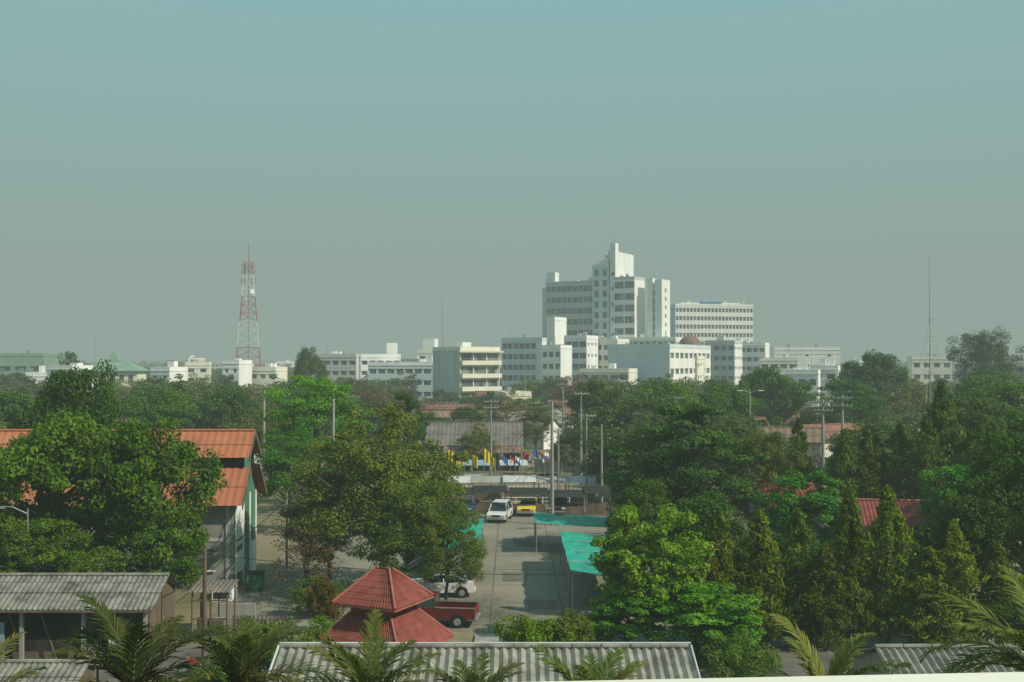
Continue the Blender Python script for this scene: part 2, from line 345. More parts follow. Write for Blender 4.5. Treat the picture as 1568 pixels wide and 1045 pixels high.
for a in [('mango', 66, 200, 17.2, 15, (.8, .9, .9)), ('mango', 43, 180, 15, 13, (.8, .9, .9)), ('airy', 114, 260, 25, 17, (.5, .6, .6)),
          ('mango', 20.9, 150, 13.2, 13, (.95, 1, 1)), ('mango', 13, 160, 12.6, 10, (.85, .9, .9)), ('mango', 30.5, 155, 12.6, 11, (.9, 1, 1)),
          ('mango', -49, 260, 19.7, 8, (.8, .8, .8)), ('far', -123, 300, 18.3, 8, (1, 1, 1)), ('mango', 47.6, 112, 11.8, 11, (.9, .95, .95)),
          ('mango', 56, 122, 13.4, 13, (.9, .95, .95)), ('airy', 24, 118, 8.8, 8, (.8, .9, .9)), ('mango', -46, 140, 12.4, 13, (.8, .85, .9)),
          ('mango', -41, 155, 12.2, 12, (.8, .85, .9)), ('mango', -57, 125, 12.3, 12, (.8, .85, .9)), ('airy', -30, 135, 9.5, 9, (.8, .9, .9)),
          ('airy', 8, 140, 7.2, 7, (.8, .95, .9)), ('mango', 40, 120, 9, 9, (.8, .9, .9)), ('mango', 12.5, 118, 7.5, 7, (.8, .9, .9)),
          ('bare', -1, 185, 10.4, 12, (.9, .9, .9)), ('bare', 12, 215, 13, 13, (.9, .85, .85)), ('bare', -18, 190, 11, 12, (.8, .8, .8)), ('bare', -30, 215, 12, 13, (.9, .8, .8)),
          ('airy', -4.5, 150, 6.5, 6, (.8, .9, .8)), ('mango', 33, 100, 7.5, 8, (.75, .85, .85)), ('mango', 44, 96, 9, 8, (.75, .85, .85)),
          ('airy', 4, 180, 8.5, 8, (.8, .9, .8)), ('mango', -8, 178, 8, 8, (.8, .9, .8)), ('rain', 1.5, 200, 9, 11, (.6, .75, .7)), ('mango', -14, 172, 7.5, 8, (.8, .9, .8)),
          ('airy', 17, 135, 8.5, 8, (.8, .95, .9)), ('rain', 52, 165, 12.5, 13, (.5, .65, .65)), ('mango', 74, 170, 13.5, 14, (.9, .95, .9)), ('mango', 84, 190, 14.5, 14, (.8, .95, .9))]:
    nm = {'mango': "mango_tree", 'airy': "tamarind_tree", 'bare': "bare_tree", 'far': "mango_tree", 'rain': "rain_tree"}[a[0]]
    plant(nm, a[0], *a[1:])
for p, X, Y, h, w, c in [('shrub', -10.6, 45.5, 4.4, 4.2, (.9, 1, .9)), ('shrub', -8.7, 47, 3.4, 3.2, (.9, 1, .9)), ('shrub', 0.8, 52, 3.1, 3.8, (1.35, 1.3, .8)),
                         ('shrub', 2.6, 52.6, 2.9, 3.4, (.8, .9, .8)), ('shrub', -10.4, 60, 3.2, 2.4, (1.0, .65, .55)), ('shrub', -22, 61, 3.2, 4, (.7, .8, .7)),
                         ('shrub', -26, 59, 3.0, 5, (.6, .7, .6)), ('shrub', 10.5, 50, 2.4, 3.4, (.8, .9, .8)), ('shrub', -12.4, 44, 2.6, 3, (.9, 1, .8)),
                         ('shrub', 13.5, 61, 3, 5, (.6, .7, .6)), ('shrub', 18.5, 61, 3, 5, (.6, .7, .6)), ('shrub', 4.2, 57, 2, 2.2, (.9, 1, .8)),
                         ('shrub', 23.5, 60, 3, 5, (.5, .6, .5)), ('shrub', -9.3, 55, 2.2, 2.6, (.9, 1, .8)), ('shrub', -11.5, 64, 2.4, 3.4, (.8, .9, .8))]:
    plant("shrub", p, X, Y, h, w, c)

# --- distant tree mass: face-instanced
def scatter(name, proto, pts):
    me, h, w = proto
    child = bpy.data.objects.new(name+"_tree", me); scene.collection.objects.link(child)
    V = []; F = []
    for (x, y, s, a) in pts:
        q = s/2; n = len(V)
        for k in range(4):
            t = a+math.pi/4+k*math.pi/2; V.append((x+q*math.sqrt(2)*math.cos(t), y+q*math.sqrt(2)*math.sin(t), 0.0))
        F.append((n, n+1, n+2, n+3))
    pm = bpy.data.meshes.new(name); pm.from_pydata(V, [], F); pm.update()
    p = bpy.data.objects.new(name, pm); scene.collection.objects.link(p)
    p.instance_type = 'FACES'; p.use_instance_faces_scale = True; p.instance_faces_scale = 1.0
    p.show_instancer_for_render = False; p.show_instancer_for_viewport = False
    child.parent = p
    return p
protos = P['far']+P['farair']+P['farbrown']
wts = [5, 5, 5, 4, 5, 4, 4]
buckets = [[] for _ in protos]
houses = []
for i in range(50):
    y = R.uniform(150, 420); x = R.uniform(-0.55, 0.55)*y
    if -24 < x < 12 and y < 175: continue
    houses.append((x, y, None))
# houses whose roofs show between the trees
for h in [(36, 140, 'brownroof'), (44, 148, 'rust'), (26, 172, 'brownroof'), (18, 190, 'greyroof'), (38, 195, 'rust'), (-40, 118, 'sheetblue'), (-35, 128, 'fibre2'), (-9, 188, 'brownroof'),
          (3, 192, 'fibre2'), (-20, 205, 'brownroof'), (-16, 232, 'greyroof'), (10, 232, 'rust'), (57, 205, 'rust'), (70, 214, 'rust'), (62, 150, 'fibre2'), (-60, 175, 'greyroof'), (8, 205, 'brownroof')]: houses.append(h)
def try_tree(y, hmin, hmax):
    x = R.uniform(-0.62, 0.62)*y
    if -26 < x < 11 and y < 172: return
    for hx, hy, hk in houses:
        if abs(x-hx*y/hy) < 7 and hy-(24 if hk else 15) < y < hy+8: return
    if y > 470 and y < 540 and -5 < x < 120: return
    if 290 < y < 315 and -25 < x < 0: return
    if 325 < y < 390 and -5 < x < 110: return
    if -.09 < x/y < .0 and y < 300: hmin, hmax = hmin*.75, hmax*.72
    k = R.choices(range(len(protos)), wts)[0]
    if k == 6 and R.random() < 0.6 and not (-0.2 < x/y < 0.15): k = 0
    buckets[k].append((x, y, R.uniform(hmin, hmax)/10, R.uniform(0, 6.28)))
for i in range(330): try_tree(math.sqrt(R.uniform(112**2, 180**2)), 4.5, 9.5)
for i in range(520): try_tree(math.sqrt(R.uniform(180**2, 325**2)), 6, 12.5)
for i in range(1000): try_tree(math.sqrt(R.uniform(325**2, 800**2)), 8, 14)
for i in range(1300): try_tree(math.sqrt(R.uniform(800**2, 2600**2)), 10, 18)
for i, bk in enumerate(buckets):
    if bk: scatter("distant_trees", protos[i], bk)

# ------------------------------------------------------------------ palms
def palm_mesh(seed, nf=20, L=2.8):
    rs = np.random.RandomState(seed); T = MB(); Q = []; VV = []
    for i in range(9):
        T.tube((0.1*math.sin(i*.5), 0, -9+i), (0.1*math.sin((i+1)*.5), 0, -8+i), 0.15-0.004*i, 0.145-0.004*i, 'bark', 8)
    for f in range(nf):
        az = f*2.399+rs.uniform(-.2, .2); el = rad(rs.uniform(22, 84)); ln = L*rs.uniform(.8, 1.15)
        p = np.array([0.1*math.sin(4.5), 0, 0.0]); n = 16; step = ln/n; pts = [p.copy()]; e = el
        for k in range(n):
            d = np.array([math.cos(az)*math.cos(e), math.sin(az)*math.cos(e), math.sin(e)])
            p = p+d*step; pts.append(p.copy()); e -= rad(3.0+2.6*k/n+(2 if el < .9 else 0))
        for k in range(n):
            T.tube(pts[k], pts[k+1], 0.020*(1-k/n)+0.005, 0.020*(1-(k+1)/n)+0.005, 'bark', 4)
        fv = rs.uniform(0, .6)
        for k in range(46):
            t = 0.12+0.87*k/46; j = t*n; a = int(j); c = pts[a]+(pts[min(n, a+1)]-pts[a])*(j-a)
            tg = pts[min(n, a+1)]-pts[max(0, a-1)]; tg /= np.linalg.norm(tg)+1e-9
            sd = np.cross(tg, [0, 0, 1]); sd /= np.linalg.norm(sd)+1e-9
            ll = 0.66*math.sin(math.pi*(0.15+0.8*t))*rs.uniform(.8, 1.1)*ln/2.7
            for s in (-1, 1):
                d = sd*s*0.62+tg*0.85+np.array([0, 0, rs.uniform(-.22, .3)]); d /= np.linalg.norm(d)
                up = np.cross(d, tg); up /= np.linalg.norm(up)+1e-9
                w = 0.026; wd = np.cross(up, d)
                mid = c+d*ll*.5; tip = c+d*ll+np.array([0, 0, -0.16*ll])
                Q.append([c-wd*w*.5, c+wd*w*.5, mid+wd*w, mid-wd*w]); Q.append([mid-wd*w, mid+wd*w, tip+wd*.003, tip-wd*.003])
                v = min(1, fv+rs.uniform(0, .35)); VV += [v, v]
    return mesh_from("palm_mesh%d" % seed, T, np.array(Q), np.array(VV), M['palm'])
pm = [palm_mesh(1), palm_mesh(2), palm_mesh(3, 14)]
for i, (X, Y, z, s, c) in enumerate([(-8.3, 24, 7.65, .92, .65), (-6.6, 26, 6.9, .9, .6), (-12.0, 24, 6.7, .9, .75), (-3.1, 24, 7.35, .78, 1.15), (1.6, 23, 7.2, .72, 1.0),
                                  (6.9, 24, 7.4, .82, 1.1), (11.3, 22.8, 8.2, 1.05, 1.6), (-1.0, 26, 6.3, .75, 1.0)]):
    o = bpy.data.objects.new("palm_tree", pm[i % 3]); scene.collection.objects.link(o)
    o.location = (X, Y, z); o.scale = (s, s, max(s, z/9+.001)); o.rotation_euler = (0, 0, R.uniform(0, 6.28)); o.color = (c, c, c*.9, 1)

# ------------------------------------------------------------------ ground
def sheet(name, x0, x1, y0, y1, z, k):
    b = MB(); b.face([(x0, y0, z), (x1, y0, z), (x1, y1, z), (x0, y1, z)], k); return b.build(name)
sheet("ground", -6000, 6000, -200, 9000, 0, 'ground')
sheet("parking_lot", -17.8, 9.5, 60.5, 112, 0.006, 'lot')
sheet("street", -70, 70, 50.5, 57.5, 0.006, 'asphalt')
b = MB(); b.box(-2, 9.5, 57.5, 59.4, 0, .13, 'concrete'); b.box(9.5, 60, 57.5, 58.6, 0, .13, 'concrete'); b.build("kerb")
b = MB(); b.box(-60, -18, 57.5, 58.6, 0, .13, 'concrete'); b.build("kerb")
b = MB()
for y in np.arange(62, 110, 5.5): b.face([(-1.2, y, .012), (2.9, y, .012), (2.9, y+.1, .012), (-1.2, y+.1, .012)], 'asphalt')
for x in (-1.3, 3.0): b.face([(x, 60.5, .016), (x+.08, 60.5, .016), (x+.08, 112, .016), (x, 112, .016)], 'asphalt')
for (xa, xb, ya, yb2) in ((.2, 2.4, 88, 93), (-.6, 1.1, 74.2, 77.5), (1.0, 2.7, 66, 68.5), (.4, 2.8, 97.5, 98.4)):
    b.face([(xa, ya, .020), (xb-.1, ya+.1, .020), (xb, yb2, .020), (xa-.1, yb2-.2, .020)], 'asphalt')
b.build("pavement_joints")
def mound(name, x, y, sx, sy, h, k='soil'):
    b = MB(); f = lambda q, t: h*(1-q*q)*(1+.25*math.sin(5*t)+.15*math.sin(9*t+q*7))+.01
    for i in range(28):
        a = 2*math.pi*i/28; a2 = 2*math.pi*(i+1)/28
        for r in range(6):
            r0, r1 = r/6, (r+1)/6
            b.face([(sx*r0*math.cos(a), sy*r0*math.sin(a), f(r0, a)), (sx*r1*math.cos(a), sy*r1*math.sin(a), f(r1, a)), (sx*r1*math.cos(a2), sy*r1*math.sin(a2), f(r1, a2)), (sx*r0*math.cos(a2), sy*r0*math.sin(a2), f(r0, a2))], k)
    b.build(name, (x, y, 0), smooth=True)
mound("dirt_mound", -14.2, 58.0, 2, 1.4, .6); mound("dirt_mound", -16.6, 50.5, 1.6, 1.1, .4)

# ------------------------------------------------------------------ parapet of the viewpoint building
b = MB()
b.box(-12, 12, -0.22, 0, 0, 14.36, 'cream'); b.box(-12, 12, -0.26, 0.04, 14.36, 14.426, 'cream')
b.build("parapet_wall", (0.1, 1.918, 0), 3.9)

# ------------------------------------------------------------------ corrugated sheds
def shed(x0, x1, ye, yr, ze, zr, k, walls='concrete', pitch=.3, amp=.04, ridge='fibre2'):
    b = MB(); yb = 2*yr-ye
    b.corr((x0, ye, ze), (x1, ye, ze), (x1, yr, zr), (x0, yr, zr), k, pitch, amp, 2)
    b.corr((x0, yb, ze), (x1, yb, ze), (x1, yr, zr), (x0, yr, zr), k, pitch, amp, 2)
    n = int((x1-x0)/1.1)
    for i in range(n):
        a = x0+(x1-x0)*i/n; c = x0+(x1-x0)*(i+.96)/n
        b.tube((a, yr, zr+amp), (c, yr, zr+amp), .09, .10, ridge, 8)
    w0, w1 = x0+.4, x1-.4
    yf = ye+.5; ybk = yb-.5; s = (zr-ze)/(yr-ye)
    for x in (w0, w1):
        b.hexa([(x-.06, yf, 0), (x+.06, yf, 0), (x+.06, ybk, 0), (x-.06, ybk, 0)], [(x-.06, yf, ze+.4*s), (x+.06, yf, ze+.4*s), (x+.06, ybk, ze+.4*s), (x-.06, ybk, ze+.4*s)], walls)
        b.hexa([(x-.06, yf, ze+.4*s), (x-.06, ybk, ze+.4*s), (x-.06, yr, zr-.1)], [(x+.06, yf, ze+.4*s), (x+.06, ybk, ze+.4*s), (x+.06, yr, zr-.1)], walls)
        b.tube((x, ye, ze-.08), (x, yr, zr-.08), .05, .05, 'wood', 4)
    b.box(w0+.06, w1-.06, ybk-.12, ybk, 0, ze+.3*s, walls)
    for i in range(int((w1-w0)/3)+1):
        x = w0+.15+i*(w1-w0-.3)/max(1, int((w1-w0)/3)); b.box(x-.09, x+.09, yf-.1, yf+.08, 0, ze+.3*s, 'concrete')
    b.box(x0+.02, x1-.02, ye-.02, ye+.03, ze-.14, ze-.03, 'wood')
    return b, (w0, w1, yf, ybk)
b, _ = shed(-8.95, 6.85, 37.6, 41.9, 2.5, 4.0, 'fibre2', pitch=.34, amp=.06)
b.box(-8.9, 6.8, 38.4, 38.5, 0, 2.6, 'concrete')
for xa in (-9.0, 6.9): b.tube((xa, 37.6, 2.56), (xa, 41.9, 4.08), .05, .05, 'grey', 6)
b.tube((-9, 41.95, 4.16), (6.9, 41.95, 4.16), .045, .045, 'grey', 6)
b.build("corrugated_roof_shed")
b, _ = shed(14.0, 25, 37.6, 41.9, 2.5, 4.0, 'fibre', pitch=.3, amp=.05); b.build("corrugated_roof_shed")
b, (w0, w1, yf, ybk) = shed(-34, -17.6, 53.3, 55.8, 2.85, 4.05, 'fibre', walls='wood', pitch=.26, amp=.035)
b.box(-29, -25.2, yf+.1, yf+.16, 0, 2.1, 'sheetblue'); b.box(-21.5, -18.2, yf+.12, yf+.2, 0, .7, 'grey'); b.box(-25, -22, yf+.6, yf+1.4, 0, 1.1, 'wood')
for x in (-24.2, -22.6, -20.4): b.tube((x, yf+.3, 0), (x-.9, yf+.3, 2.6), .05, .05, 'wood', 6)
b.build("corrugated_roof_shed")
b, _ = shed(-30, -17.2, 42.6, 44.4, 2.1, 2.75, 'fibre', walls='wood', pitch=.26, amp=.035); b.build("corrugated_roof_shed")
b = MB()
b.corr((-18.8, 46.8, 2.0), (-16.2, 46.8, 2.0), (-16.2, 49, 2.5), (-18.8, 49, 2.5), 'fibre', .2, .02, 1)
for x in (-18.6, -16.4):
    for y in (47, 48.8): b.tube((x, y, 0), (x, y, 2.1), .06, .06, 'wood', 6)
b.build("lean_to_shelter")
b = MB()
b.box(-17.4, -15.4, 60.0, 60.1, 0, .9, 'concrete'); b.box(-17.2, -14.9, 63.0, 63.15, 0, 1.0, 'concrete')
b.corr((-17.6, 58.9, 2.5), (-15.3, 58.9, 2.5), (-15.3, 61.0, 2.8), (-17.6, 61.0, 2.8), 'greyroof', .25, .03, 1)
for x in (-17.4, -16.4, -15.5):
    for y in (59.1, 60.8): b.tube((x, y, 0), (x, y, 2.6), .07, .06, 'wood', 6)
b.box(-17.4, -15.5, 59.05, 59.12, 1.0, 1.08, 'wood'); b.box(-17.4, -15.5, 59.05, 59.12, 2.0, 2.08, 'wood')
b.box(-17.2, -15.9, 59.6, 60.5, 0, .8, 'wood')
b.build("wooden_shelter")
b = MB()
for i in range(14): b.box(-16.1+i*.22, -16.02+i*.22, 0, .03, 0, 1.5, 'wood')
for z in (.3, 1.2): b.box(-16.1, -13.1, .03, .06, z, z+.08, 'wood')
b.build("wooden_gate", (1.2, 57.9, 0))

# ------------------------------------------------------------------ red pavilion
b = MB()
def frust(b, w0, z0, w1, z1, k, ridge=0):
    B = [(-w0, -w0), (w0, -w0), (w0, w0), (-w0, w0)]; T = [(-w1-ridge, -w1), (w1+ridge, -w1), (w1+ridge, w1), (-w1-ridge, w1)]
    for i in range(4):
        j = (i+1) % 4; A = Vector((*B[i], z0)); Bv = Vector((*B[j], z0)); C = Vector((*T[j], z1)); D = Vector((*T[i], z1))
        rows = 6; n = max(6, int((Bv-A).length/.16)*2); nr = (Bv-A).cross(D-A).normalized()
        for rw in range(rows):
            f0, f1 = rw/rows, (rw+1)/rows
            for q in range(n):
                t0, t1 = q/n, (q+1)/n; o0 = nr*(.028 if q % 2 else 0); o1 = nr*(.028 if (q+1) % 2 else 0)
                g = lambda t, f: A.lerp(Bv, t).lerp(D.lerp(C, t), f)
                b.face([g(t0, f0)+o0+nr*.015, g(t1, f0)+o1+nr*.015, g(t1, f1)+o1, g(t0, f1)+o0], k)
        b.tube(A+Vector((0, 0, .05)), D+Vector((0, 0, .05)), .06, .06, 'tilecap', 6)
        b.tube(A-Vector((0, 0, .06)), Bv-Vector((0, 0, .06)), .05, .05, 'tilecap', 4)
frust(b, 2.3, 2.5, 1.05, 3.9, 'redroof'); frust(b, 1.62, 4.4, 0.12, 5.75, 'redroof', .25)
b.box(-1.05, 1.05, -1.05, 1.05, 3.86, 4.45, 'redroof')
for x in (-1.8, 1.8):
    for y in (-1.8, 1.8): b.box(x-.1, x+.1, y-.1, y+.1, 0, 2.75, 'white')
b.box(-2, 2, -2, 2, 0, .15, 'concrete'); b.box(-1.7, 1.7, 1.6, 1.75, .15, .6, 'wood'); b.box(-1.75, -1.6, -1.6, 1.6, .15, .6, 'wood')
b.build("red_pavilion", (-5.75, 48.6, 0), -26)

# ------------------------------------------------------------------ orange roofed hall
b = MB(); x0, x1 = -44, -17.8
yr = 75
for s in (1, -1):
    e2, t2, e1 = yr-s*3.6, yr-s*1.35, yr-s*1.75
    b.corr((x0, e2, 5.55), (x1, e2, 5.55), (x1, t2, 7.85), (x0, t2, 7.85), 'orange', .5, .016, 2)
    b.corr((x0, e1, 8.55), (x1, e1, 8.55), (x1, yr, 10.25), (x0, yr, 10.25), 'orange', .5, .016, 2)
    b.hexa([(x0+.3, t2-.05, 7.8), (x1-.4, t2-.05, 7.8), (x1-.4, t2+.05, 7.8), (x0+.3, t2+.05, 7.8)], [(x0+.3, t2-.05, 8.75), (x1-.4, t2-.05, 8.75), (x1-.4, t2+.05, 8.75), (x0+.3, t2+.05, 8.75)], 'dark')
    for (ya, za, yb_, zb) in ((e2, 5.5, t2, 7.8), (e1, 8.5, yr, 10.2)):
        b.hexa([(x1, ya, za-.25), (x1+.06, ya, za-.25), (x1+.06, yb_, zb-.25), (x1, yb_, zb-.25)], [(x1, ya, za+.08), (x1+.06, ya, za+.08), (x1+.06, yb_, zb+.08), (x1, yb_, zb+.08)], 'wood')
b.tube((x0, yr, 10.28), (x1, yr, 10.28), .1, .1, 'orange', 6)
wx = x1-.6; yf, yb_ = yr-2.9, yr+2.9
b.hexa([(wx-.1, yf, 0), (wx, yf, 0), (wx, yb_, 0), (wx-.1, yb_, 0)], [(wx-.1, yf, 5.9), (wx, yf, 5.9), (wx, yb_, 5.9), (wx-.1, yb_, 5.9)], 'greenwall')
b.hexa([(wx-.1, yf, 5.9), (wx-.1, yb_, 5.9), (wx-.1, yr+1.3, 7.7), (wx-.1, yr+1.3, 8.8), (wx-.1, yr, 10.1), (wx-.1, yr-1.3, 8.8), (wx-.1, yr-1.3, 7.7)], [(wx, yf, 5.9), (wx, yb_, 5.9), (wx, yr+1.3, 7.7), (wx, yr+1.3, 8.8), (wx, yr, 10.1), (wx, yr-1.3, 8.8), (wx, yr-1.3, 7.7)], 'greenwall')
for y in (yf, yr-.9, yr+.9, yb_-.25): b.box(wx, wx+.05, y, y+.25, 0, 5.9, 'white')
b.box(wx, wx+.06, yf+.3, yr-1, 3.2, 5.6, 'white'); b.box(wx, wx+.06, yf+.3, yr-1, .9, 2.3, 'white'); b.box(wx, wx+.055, yr+1.25, yb_-.3, .2, 2.4, 'white')
b.box(wx, wx+.058, yf+.26, yr-.91, 2.7, 2.95, 'white')
b.box(x0+.6, wx-.1, yf, yf+.1, 0, 5.9, 'concrete')
for i in range(8):
    xx = wx-.5-i*3; b.box(xx-.12, xx+.12, yf-.06, yf, 0, 5.9, 'grey')
    b.box(xx-2.2, xx-.9, yf-.05, yf, 1.2, 2.6, 'glass'); b.box(xx-2.3, xx-.8, yf-.12, yf-.05, 1.1, 1.2, 'white'); b.box(xx-2.3, xx-.3, yf-.04, yf, 3.1, 3.3, 'grey')
b.box(x0+.6, wx-.1, yb_-.1, yb_, 0, 5.9, 'grey')
b.box(x0+.6, x0+.7, yf+.1, yb_-.1, 0, 5.9, 'grey')
b.build("orange_roof_hall")
b = MB()
b.box(-.5, .5, -.4, .4, 0, 1.1, 'greenwall'); b.box(-.53, .53, -.43, .43, 1.1, 1.2, 'dark')
for x in (-.4, .4): b.tube((x, -.42, .1), (x, -.36, .1), .1, .1, 'black', 8)
b.build("green_dumpster", (-16.9, 71.5, 0))
b = MB(); b.box(-.6, .6, -.8, .8, 0, .9, 'white'); b.box(-.5, .5, -.82, -.8, .2, .6, 'dark'); b.box(-.62, .62, -.85, .85, .9, 1.0, 'grey'); b.build("white_cabinet", (-18.2, 68.8, 0))

b, _ = shed(19.0, 24.0, 82.8, 86.3, 3.6, 5.3, 'redroof', walls='cream', pitch=.3, amp=.03, ridge='tilecap'); b.build("red_roof_house")
b, _ = shed(0, 9.5, -3.2, 0, 2.5, 4.5, 'redroof', walls='cream', pitch=.3, amp=.03, ridge='tilecap'); b.build("red_roof_house", (24.0, 83, 0), -8)
b, _ = shed(-12.6, 1.6, 155.5, 160, 3.0, 6.1, 'greyroof', walls='wood', pitch=.6, amp=.03, ridge='greyroof'); b.build("grey_roof_house")
b, _ = shed(-9.5, 1.6, 148.6, 151.0, 2.6, 3.3, 'brownroof', walls='wood', pitch=.6, amp=.03, ridge='brownroof'); b.build("market_hall")

# ------------------------------------------------------------------ teal shade canopies
def canopy(name, x0, x1, y0, y1, z, sag=.12):
    b = MB(); nx, ny = 6, max(4, int((y1-y0)/1.2))
    f = lambda i, j: (x0+(x1-x0)*i/nx, y0+(y1-y0)*j/ny, z-(.35*i/nx)+.06*math.sin(i*2.1+j*1.3)-sag*abs(math.sin(j*math.pi*.5))-.08*math.sin(math.pi*i/nx))
    for i in range(nx):
        for j in range(ny): b.face([f(i, j), f(i+1, j), f(i+1, j+1), f(i, j+1)], 'teal')
    n = max(2, int((y1-y0)/4))
    for j in range(n+1):
        y = y0+.1+(y1-y0-.2)*j/n
        for x in (x0+.1, x1-.1): b.tube((x, y, 0), (x, y, z-.1), .04, .04, 'metal', 6)
        b.tube((x0+.1, y, z-.12), (x1-.1, y, z-.4), .03, .03, 'metal', 5)
    return b.build(name)
canopy("green_shade_canopy", 3.5, 8.2, 64.3, 80.5, 2.6)
canopy("green_shade_canopy", 1.8, 8.6, 84.5, 91.0, 2.5)
canopy("green_shade_canopy", -5.6, -2.3, 74, 89, 2.5)

# ------------------------------------------------------------------ market stalls, fence, flags
def stall(X, Y, w, d, k, z=2.6):
    b = MB()
    for x in (-w/2, w/2):
        for y in (-d/2, d/2): b.tube((x, y, 0), (x, y, z), .04, .04, 'metal', 6)
    b.face([(-w/2-.2, -d/2-.4, z-.2), (w/2+.2, -d/2-.4, z-.2), (w/2+.2, 0, z+.35), (-w/2-.2, 0, z+.35)], k)
    b.face([(-w/2-.2, d/2+.4, z-.2), (w/2+.2, d/2+.4, z-.2), (w/2+.2, .0, z+.35), (-w/2-.2, .0, z+.35)], k)
    b.box(-w/2+.1, w/2-.1, -d/2, -d/2+.8, .0, .85, 'wood'); b.box(-w/2+.2, w/2-.2, -d/2+.1, -d/2+.7, .85, 1.1, R.choice(['red', 'grey', 'wood', 'dark', 'dark']))
    return b.build("market_stall", (X, Y, 0), R.uniform(-4, 4))
for X, Y, w, k in [(-5.5, 108, 3, 'dark'), (-2.2, 108.5, 3, 'dark'), (1.6, 107, 3.4, 'dark'), (5.4, 107.5, 3.4, 'dark'), (8.6, 108, 2.6, 'dark'), (-6.3, 118, 3.2, 'grey'), (-2.8, 118.6, 3.2, 'concrete'), (.8, 118, 3.2, 'grey'), (4.4, 118, 3.0, 'concrete'), (7.6, 118.4, 2.8, 'grey'),
                   (-4.5, 136, 3.4, 'sheetblue'), (.2, 137, 3.2, 'grey'), (4.6, 136, 3.2, 'dark')]:
    stall(X, Y, w, 2.6, k, 2.2+R.uniform(-.2, .2))
b = MB()
for i in range(41): b.box(-8+i*.45, -7.92+i*.45, 0, .05, 0, 1.15, 'white')
b.box(-8, 10.1, .05, .1, .3, .4, 'white'); b.box(-8, 10.1, .05, .1, .95, 1.05, 'white'); b.build("white_fence", (0, 122.5, 0))
def flag(X, Y, H, k, w=.9, h=.9):
    b = MB(); b.tube((0, 0, 0), (0, 0, H), .04, .03, 'metal', 6); n = 8; a = R.uniform(-.9, .9); m = len(k); dr = R.uniform(.15, .8)
    g = lambda i_, q: (w*(1-.3*dr)*i_/n*math.cos(a), w*i_/n*math.sin(a)+.09*math.sin(i_*1.4+X), H-.08-h*q/m-dr*(i_/n)**1.4)
    for i in range(n):
        for j, kk in enumerate(k): b.face([g(i, j+1), g(i+1, j+1), g(i+1, j), g(i, j)], kk)
    b.build("flag", (X, Y, 0))
for px, H in [(-7.3, 5.0), (-6.5, 4.3), (-5.5, 4.9), (-4.6, 4.4), (-3.2, 5.3), (-2.5, 4.5)]: flag(px, 125+R.uniform(-1.5, 1.5), H, ['yellow'], .85, 1.35)
for i in range(10): flag(-1.5+i*.66+R.uniform(-.15, .15), 125+R.uniform(-1.5, 1.5), R.uniform(4.2, 5.1), [['red', 'white', 'blue', 'white', 'red'], ['blue'], ['red', 'white'], ['white', 'blue'], ['red']][i % 5], .8, .8)
b = MB()
for x in np.arange(-1, 7, 1.4): b.tube((x, 0, 0), (x, 0, .9), .04, .04, 'white', 6)
b.tube((-1, 0, .9), (6, 0, .9), .04, .04, 'white', 6); b.tube((-1, 0, .5), (6, 0, .5), .03, .03, 'white', 6); b.build("white_barrier", (0, 113, 0))

